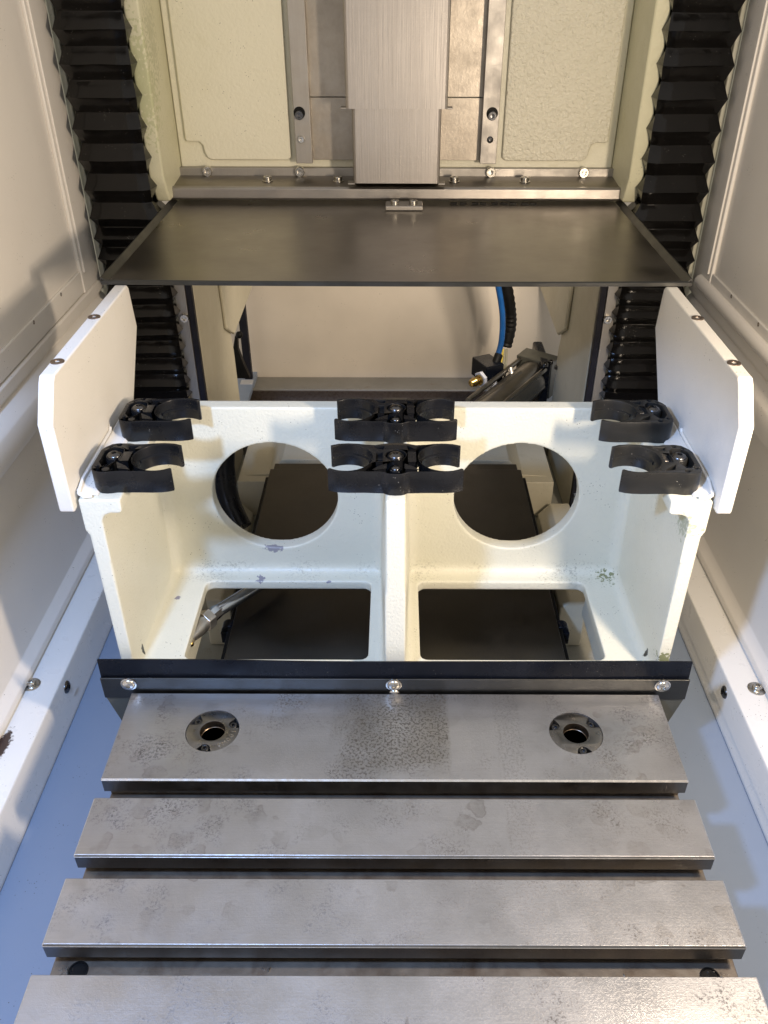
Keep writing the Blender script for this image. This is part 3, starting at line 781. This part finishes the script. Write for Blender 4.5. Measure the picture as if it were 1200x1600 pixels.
clip('double_tool_clip', 'rear double sided black tool clip on the back edge of the centre rib', (0, YCL[1]+.001, ZT), False, True, False, M['black'], G1)

# ================================================================== WIPER STRIP
wp = thing('wiper_strip', 'black rubber wiper strip clamped by a dark steel bar between table and casting', 'wiper strip', (0, .965, -.02))
zt = P(618, 1037, Y=.962).z; zm = P(618, 1060, Y=.958).z; zb = P(618, 1083.5, Y=.956).z
rings = []
N = 40
for k in range(N+1):
    u = k/N; x = -.474+.948*u
    wv = .0022*math.sin(u*9)+.0018*(1-(2*u-1)**2)+(.003*(1-u/.12) if u < .12 else 0)
    y = .9635+.001*math.sin(u*14)
    rings.append([Vector((x*1.002, y+.004, zt+wv)), Vector((x*1.002, y+.001, zt+wv+.0008)), Vector((x, y-.003, zm-.004)), Vector((x, y+.001, zm-.004))])
m = MB().loft(rings); build(m, 'rubber_blade', M['rubber'], wp, smooth=50)
m = MB().box(-.4745, .4745, .9555, .9590, zb-.012, zm); m2 = build(m, 'clamp_bar', M['clamp'], wp, .0012)
m = MB().prism([(-.474,zb-.002),(.474,zb-.002),(.474,zb-.016),(.448,-.115),(-.448,-.115),(-.474,zb-.016)], 'y', .9596, .9630)
build(m, 'support_plate', M['bracket'], wp, .001)
for x in (202, 616, 1036):
    p = P(x, 1070, Y=.9555); part(WSH, 'washer', wp, p, (0,-1,0), .80); part(BUT, 'screw', wp, p+Vector((0,-.0012,0)), (0,-1,0), .95)
part(BUT, 'screw', wp, P(617, 1084, Y=.9555), (0,-1,0), .85)

# ================================================================== TABLE
tb = thing('milling_table', 'ground steel machine table with wide tee slots and two round locating bushings', 'machine table', (0, .66, -.14))
XT = .4265
bars = [(.7815,.9505),(.6585,.7505),(.5385,.6270),(.4150,.5043),(.2920,.3815)]
BUSH = [P(333,1142,z=0), P(901,1144,z=0)]
RB = .0405
for i, (a, b) in enumerate(bars):
    # bar: chamfered slab; first one is bored for the bushings
    c = .0022
    if i == 0:
        mb = plate2d([(-XT,a+c),(XT,a+c),(XT,b),(-XT,b)], [circ(p.x, p.y, RB+.0006, 56) for p in BUSH], -.0145, 0, 'z')
        o = build(mb, 'table_bar', M['table'], tb); weld(o)
        m = MB().prism([(a+c,0),(a,-c),(a,-.0262),(a+c,-.0262)], 'x', -XT, XT); build(m, 'bar_front', M['table_side'], o, .0003)
        m = MB().prism([(a+c+.00003,.00005),(a-.0001,-c+.00002),(a-.0001,-c-.0006),(a+c,-.001)], 'x', -XT, XT); build(m, 'worn_edge', M['edge_line'], o)
        m = MB().box(-XT, XT, a+c+.0001, b, -.0262, -.0146)
        build(m, 'bar_underside', M['table_side'], o)
    else:
        m = MB().box(-XT, XT, a+c, b, -.0262, 0); o = build(m, 'table_bar', M['table'], tb, .0008)
        m = MB().prism([(a+c-.0001,0),(a,-c),(a,-.0260),(a+c-.0001,-.0260)], 'x', -XT+.0002, XT-.0002); build(m, 'bar_front', M['table_side'], o, .0003)
        m = MB().prism([(a+c+.0009,.0001),(a-.0001,-c+.00002),(a-.0001,-c-.0006),(a+c,-.001)], 'x', -XT, XT); build(m, 'worn_edge', M['edge_line'], o)
    for s in (-1, 1):
        m = MB().prism([(s*(XT-.0012),.0002),(s*(XT+.0006),-.0012),(s*(XT+.0003),-.003),(s*(XT-.002),-.003)], 'y', a+.001, b-.001)
        build(m, 'worn_edge', M['edge_line'], o)
    m = MB().box(-XT+.001, XT-.001, a+.016, b-.010, -.052, -.0262); build(m, 'slot_web', M['slot'], o)
m = MB().box(-XT, XT, .30, .945, -.10, -.052); 
tbody = build(m, 'table_body', M['slot'], tb, .002)
m = MB().box(-.33, .33, .32, .94, -.187, -.10); build(m, 'saddle', M['table_side'], tb, .002)
for (px, row) in ((124,1519),(1112,1526)):
    p = P(px, row, z=-.0515)
    m = MB().lathe([(.0125,-.0525),(.0125,-.0508),(.0105,-.0506),(.0100,-.0519)], 24, (p.x, p.y, 0)); build(m, 'counterbore', M['pocket'], tbody)
# swarf in the slots
rnd = random.Random(11)
m = MB()
for k in range(260):
    sl = rnd.choice([(.7515,.7805),(.628,.658),(.505,.538)]); x = rnd.choice([rnd.uniform(-.42,.42), rnd.gauss(-.41,.008), rnd.gauss(.405,.008)]); x = max(-.424, min(.424, x))
    y = rnd.uniform(*sl); r = rnd.uniform(.0006,.0018); d = rnd.uniform(0,PI)
    m.prism([(x+r*math.cos(d)*1.6,y+r*math.sin(d)*1.6),(x-r*math.sin(d)*.6,y+r*math.cos(d)*.6),(x-r*math.cos(d)*1.6,y-r*math.sin(d)*1.6)], 'z', -.0519, -.0512+rnd.uniform(0,.0015))
build(m, 'swarf', M['screw'], tbody, smooth=0, kind='stuff')

def bushing(p, idx):
    # flange ring with three notches; bore below
    n = 120; rot = -.30 if idx == 0 else .25
    out = []
    notch = [math.radians(a)+rot*.35 for a in (150, 30, 265 if idx == 0 else 275)]
    NR = .0088
    for k in range(n):
        a = 2*PI*k/n; r = RB
        for q in notch:
            cx, cy = (RB-.0052)*math.cos(q), (RB-.0052)*math.sin(q)
            # distance along the ray to the notch circle
            bq = cx*math.cos(a)+cy*math.sin(a); cq = cx*cx+cy*cy-NR*NR; dd = bq*bq-cq
            if dd > 0 and bq > 0: r = min(r, bq-math.sqrt(dd))
        out.append((p.x+r*math.cos(a), p.y+r*math.sin(a)))
    mb = plate2d(out, [circ(p.x, p.y, .0195, 48)], -.010, -.0009, 'z', .0005)
    o = build(mb, 'locating_bushing', M['bush'], tb); weld(o)
    m = MB().lathe([(RB-.0002,-.0143),(RB-.0002,-.0085),(.021,-.0085),(.021,-.0143)], 48, (p.x, p.y, 0)); build(m, 'bushing_seat', M['pocket'], o)
    rg = []
    for (r, z) in ((.0196,-.0012),(.0190,-.004),(.0190,-.014),(.0175,-.0155),(.0175,-.018),(.0188,-.019),(.0188,-.026),(.016,-.028),(.016,-.045),(.0001,-.046)):
        rg.append([Vector((p.x+r*math.cos(2*PI*k/40), p.y+r*math.sin(2*PI*k/40), z)) for k in range(40)])
    m = MB().loft(rg, cap=False); b = build(m, 'bore', M['bore'], o)
    m = MB()
    rg = []
    for k in range(41):
        a = 2*PI*k/40; rg.append([Vector((p.x+(.0172+dr)*math.cos(a), p.y+(.0175+dr)*math.sin(a), -.0165+dz)) for dr, dz in ((0,.0014),(-.0022,0),(0,-.0014))])
    m.loft(rg, cap=False); build(m, 'retaining_ring', M['bring'], o)
    for q in notch:
        x, y = p.x+(RB-.0082)*math.cos(q), p.y+(RB-.0082)*math.sin(q)
        part(CAPD, 'screw', o, (x, y, -.0085), (0,0,1), .55)
    m = MB(); rg = []
    for k in range(41):
        a = 2*PI*k/40; rg.append([Vector((p.x+(.0165+dr)*math.cos(a), p.y+(.0165+dr)*math.sin(a), -.0290+dz)) for dr, dz in ((.0005,.0016),(-.0028,0),(.0005,-.0016))])
    m.loft(rg, cap=False); build(m, 'lower_ring', M['bring'], o)
    # stamped characters round the flange
    if idx == 0:
        txt = "SM001"
        for i, ch in enumerate(txt):
            ang = math.radians(-62+i*15)
            cu = bpy.data.curves.new('stamp', 'FONT'); cu.body = ch; cu.size = .0105*S; cu.extrude = .00003; cu.align_x = 'CENTER'; cu.align_y = 'CENTER'
            ob = bpy.data.objects.new('stamp', cu); col.objects.link(ob)
            dgx = bpy.context.evaluated_depsgraph_get(); dgx.update(); mm = bpy.data.meshes.new_from_object(ob.evaluated_get(dgx)); bpy.data.objects.remove(ob)
            mm.materials.clear(); mm.materials.append(M['bring'])
            t = bpy.data.objects.new('stamped_letter', mm); col.objects.link(t); t.parent = o
            r = .0325
            t.location = Vector((p.x+r*math.cos(ang), p.y+r*math.sin(ang), -.00085))*S-base_of(o)
            t.rotation_euler = (0, 0, ang+PI/2)
M['bush'] = metal("dark_bushing_steel", (0.23, 0.225, 0.22), (0.12, 0.115, 0.11), 0.30, (300, 300, 300), 0.1, 0.7, 60)
M['bore'] = metal("oily_bore", (0.42, 0.34, 0.26), (0.14, 0.09, 0.05), 0.32, (100, 100, 900), 0.2, 0.8, 60)
M['bring'] = metal("bright_ring", (0.60, 0.54, 0.45), (0.4, 0.32, 0.24), 0.25, (300, 300, 300), 0.1, 0.6, 90)
bushing(BUSH[0], 0); bushing(BUSH[1], 1)

# ================================================================== WAY COVER UNDER THE CASTING
wc = thing('way_cover', 'large dark brown steel way cover lying under the casting, seen through its holes', 'way cover', (0, 1.4, -.20))
m = MB().box(-.320, .320, .97, 1.82, -.118, -.100); build(m, 'top_sheet', M['cover'], wc, .002)
m = MB().box(-.313, .313, 1.8205, 1.855, -.125, -.104); build(m, 'rear_lip', M['cover'], wc, .003)
for s in (-1, 1):
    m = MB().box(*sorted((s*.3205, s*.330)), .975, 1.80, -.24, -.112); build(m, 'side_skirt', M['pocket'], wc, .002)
    m = MB(); p = P(338 if s < 0 else 874, 972, z=-.105)
    m.tube([(s*.331, p.y-.01, -.122), (s*.331, p.y+.012, -.122)], .014, 16)
    m.box(*sorted((s*.331, s*.346)), p.y-.014, p.y+.014, -.15, -.122)
    build(m, 'roller', M['rubber'], wc, .002)
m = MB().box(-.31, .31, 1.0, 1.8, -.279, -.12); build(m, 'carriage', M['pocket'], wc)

# posts and hose seen beside the cover
for s in (-1, 1):
    pts = [(s*.345,-.279),(s*.345,-.15),(s*.385,-.13),(s*.42,-.13),(s*.42,-.279)]
    m = MB().prism([(s*.352,-.279),(s*.352,-.17),(s*.372,-.15),(s*.41,-.15),(s*.41,-.279)], 'y', 1.36, 1.52)
    o = build(m, 'cast_block', M['leg'], None, .005)
    tag(o, 'grimy cast block in the pan, %s of the way cover under the pocket floor' % ('left' if s < 0 else 'right'), 'cast block', 'cast blocks beside the way cover')
m = MB()
pa, pb_, pc = P(350,690,Y=1.62), P(352,765,Y=1.58), P(376,826,Y=1.52)
m.tube([pa+Vector((-.01,0,.05)), pa, pa.lerp(pb_,.5)+Vector((-.004,0,0)), pb_, pb_.lerp(pc,.5)+Vector((-.004,0,0)), pc], .026, 16)
tag(build(m, 'black_hose', M['rubber']), 'thick black hose curving down behind the left round hole', 'hose')

# ================================================================== PNEUMATICS BEHIND
def lerp3(a, b, f): return a.lerp(b, f)
Yh = 2.30
def hose(pts, r, name, mat, label, ring=False):
    P3 = [P(x, y, Y=Yh+dy) for x, y, dy in pts]
    fine = []
    for i in range(len(P3)-1):
        for k in range(8):
            t = k/8; p0 = P3[max(i-1,0)]; p1 = P3[i]; p2 = P3[i+1]; p3 = P3[min(i+2, len(P3)-1)]
            fine.append(.5*((2*p1)+(-p0+p2)*t+(2*p0-5*p1+4*p2-p3)*t*t+(-p0+3*p1-3*p2+p3)*t**3))
    fine.append(P3[-1])
    rr = [r*(1.0 if (i % 2 or not ring) else .88) for i in range(len(fine))]
    m = MB().tube(fine, rr, 16); o = build(m, name, mat, None, smooth=30 if ring else 60)
    return tag(o, label, 'hose')
hose([(764,395,0),(776,440,0),(784,490,0),(783,530,0),(777,555,-.01)], .0085, 'air_hose', M['blue'], 'bright blue air hose running down beside the black corrugated conduit')
hose([(777,395,.03),(789,440,.03),(796,480,.03),(797,510,.03),(790,541,.02)], .0175, 'corrugated_conduit', M['pocket'], 'black corrugated conduit beside the blue air hose', True)
v = thing('air_valve', 'small black valve block with a brass nozzle standing behind the casting', 'valve', P(765, 590, Y=2.24))
c = P(757, 583, Y=2.24)
rot = Matrix.Rotation(.45, 3, 'Z')
def rbox(cx, hx, hy, hz, tilt=0):
    m = MB().box(-hx, hx, -hy, hy, -hz, hz); R2 = Matrix.Rotation(tilt, 3, 'Y')
    for q in m.v: q[:] = (rot @ (R2 @ q))+cx
    return m
build(rbox(c+Vector((.01,.03,0)), .030, .042, .028), 'valve_body', M['rubber'], v, .003)
d = (P(727,603,Y=2.17)-P(748,594,Y=2.20)).normalized(); n0 = P(749,593,Y=2.195)
m = MB().tube([n0-d*.010, n0], .024, 6); build(m, 'hex_collar', M['label'], v, .001)
m = MB().tube([n0-d*.002, n0+d*.006, n0+d*.007, n0+d*.018, n0+d*.019, n0+d*.034, n0+d*.036], [.016,.016,.011,.011,.014,.010,.005], 16); build(m, 'brass_nozzle', M['brass'], v)
p1, p2 = P(779,553,Y=2.28), P(772,572,Y=2.26)
m = MB().tube([p1, p2], .0125, 16); build(m, 'push_fitting', M['pocket'], v, .001)
m = MB().box(0,0,0,0,0,0); m = MB()
lc = P(765,596,Y=2.2); m = rbox(lc+Vector((.008,-.012,0)), .009, .003, .014); build(m, 'pale_label', M['label'], v)
for i, (x0, x1, mt, r) in enumerate(((788,781,'grey_wire',.0035),(791,786,'grey_wire',.0035),(786,774,'yellow',.003))):
    m = MB().tube([P(x0,545,Y=2.31), P((x0+x1)/2+1,575,Y=2.28), P(x1,600,Y=2.25), P(x1-2,618,Y=2.22)], r, 8); build(m, 'wire', M[mt], v)

cy = thing('air_cylinder', 'grey pneumatic cylinder lying diagonally with a black end block, behind the casting', 'pneumatic cylinder', P(810, 610, Y=2.2))
A, B = P(752, 655, Y=2.05), P(836, 585, Y=2.30)
ax = (B-A).normalized()
m = MB().tube([A, B], .052, 28); build(m, 'barrel', M['alu'], cy)
side = ax.cross(Vector((0,0,1))).normalized(); up = side.cross(ax).normalized()
for (a_, b_) in ((-1,1),(1,1),(-1,-.2),(1,-.2)):
    o_ = side*.046*a_+up*.046*b_
    m = MB().tube([A+o_, B+o_], .0075, 10); build(m, 'tie_rod', M['alu'], cy)
def obox(ctr, h1, h2, h3, name, mat, bev=.003):
    m = MB().box(-1,1,-1,1,-1,1)
    for q in m.v:
        x, y, z = q; q[:] = ctr+ax*(x*h1)+side*(y*h2)+up*(z*h3)
    return build(m, name, mat, cy, bev)
obox(B+ax*.012, .030, .058, .058, 'end_cap', M['bracket'])
m = MB().box(P(836,570,Y=2.33).x, .451, 2.24, 2.42, -.279, -.0)
build(m, 'end_block', M['rubber'], cy, .006)
m = MB().tube([P(797,575,Y=2.24), P(800,590,Y=2.22)], .008, 12); build(m, 'sensor', M['nickel'], cy)
m = MB().tube([P(722,650,Y=2.0), P(812,583,Y=2.22)], .009, 10); build(m, 'side_rod', M['alu'], cy)
for (x,y) in ((845,566),(856,562),(862,570)):
    part(CAPD, 'screw', cy, Vector((P(x,y,Y=2.30).x, P(x,y,z=0.0).y-.02, .0)), (0,0,1), .8)

lv = thing('black_lever', 'black tapered lever with round knob by the left column leg in the opening', 'lever', P(378, 588, Y=2.40))
pp = [P(369,524,Y=2.40), P(368,545,Y=2.40), P(372,566,Y=2.40), P(378,590,Y=2.40)]
m = MB().loft([[p+Vector((a*wd, b*.012, 0)) for a, b in ((-1,-1),(1,-1),(1,1),(-1,1))] for p, wd in zip(pp, (.004,.008,.016,.026))])
build(m, 'arm', M['pocket'], lv, .003)
m = MB().ball(P(373,524,Y=2.39), .011); build(m, 'knob', M['pocket'], lv)

# ================================================================== CHROME PIPE UNDER THE LEFT POCKET
cp = thing('coolant_pipe', 'chrome pipe with a nickel hex nut and cone fitting under the left pocket opening', 'pipe', P(325, 968, z=-.07))
a = P(445, 890, z=-.066); b = P(337, 958, z=-.055); cN = P(324, 969, z=-.052); dN = P(312, 979, z=-.050); eN = P(297, 1000, z=-.045)
m = MB().tube([a, b], .0122, 20); build(m, 'pipe', M['chrome'], cp)
m = MB().tube([b.lerp(a,.06), b, cN.lerp(b,.25)], [.0122,.0142,.0142], 8); build(m, 'pipe_collar', M['chrome'], cp)
m = MB().tube([cN.lerp(b,.3), cN.lerp(dN,.55)], .0205, 6); build(m, 'hex_nut', M['nickel'], cp, .0015)
m = MB().tube([cN.lerp(dN,.55), dN, dN.lerp(eN,.25), dN.lerp(eN,.8), eN], [.0168,.0180,.0165,.0108,.0095], 20); build(m, 'cone_fitting', M['nickel'], cp)
m = MB().ball(P(299,1007,z=-.055), .0058); build(m, 'brass_knob', M['brass'], cp)
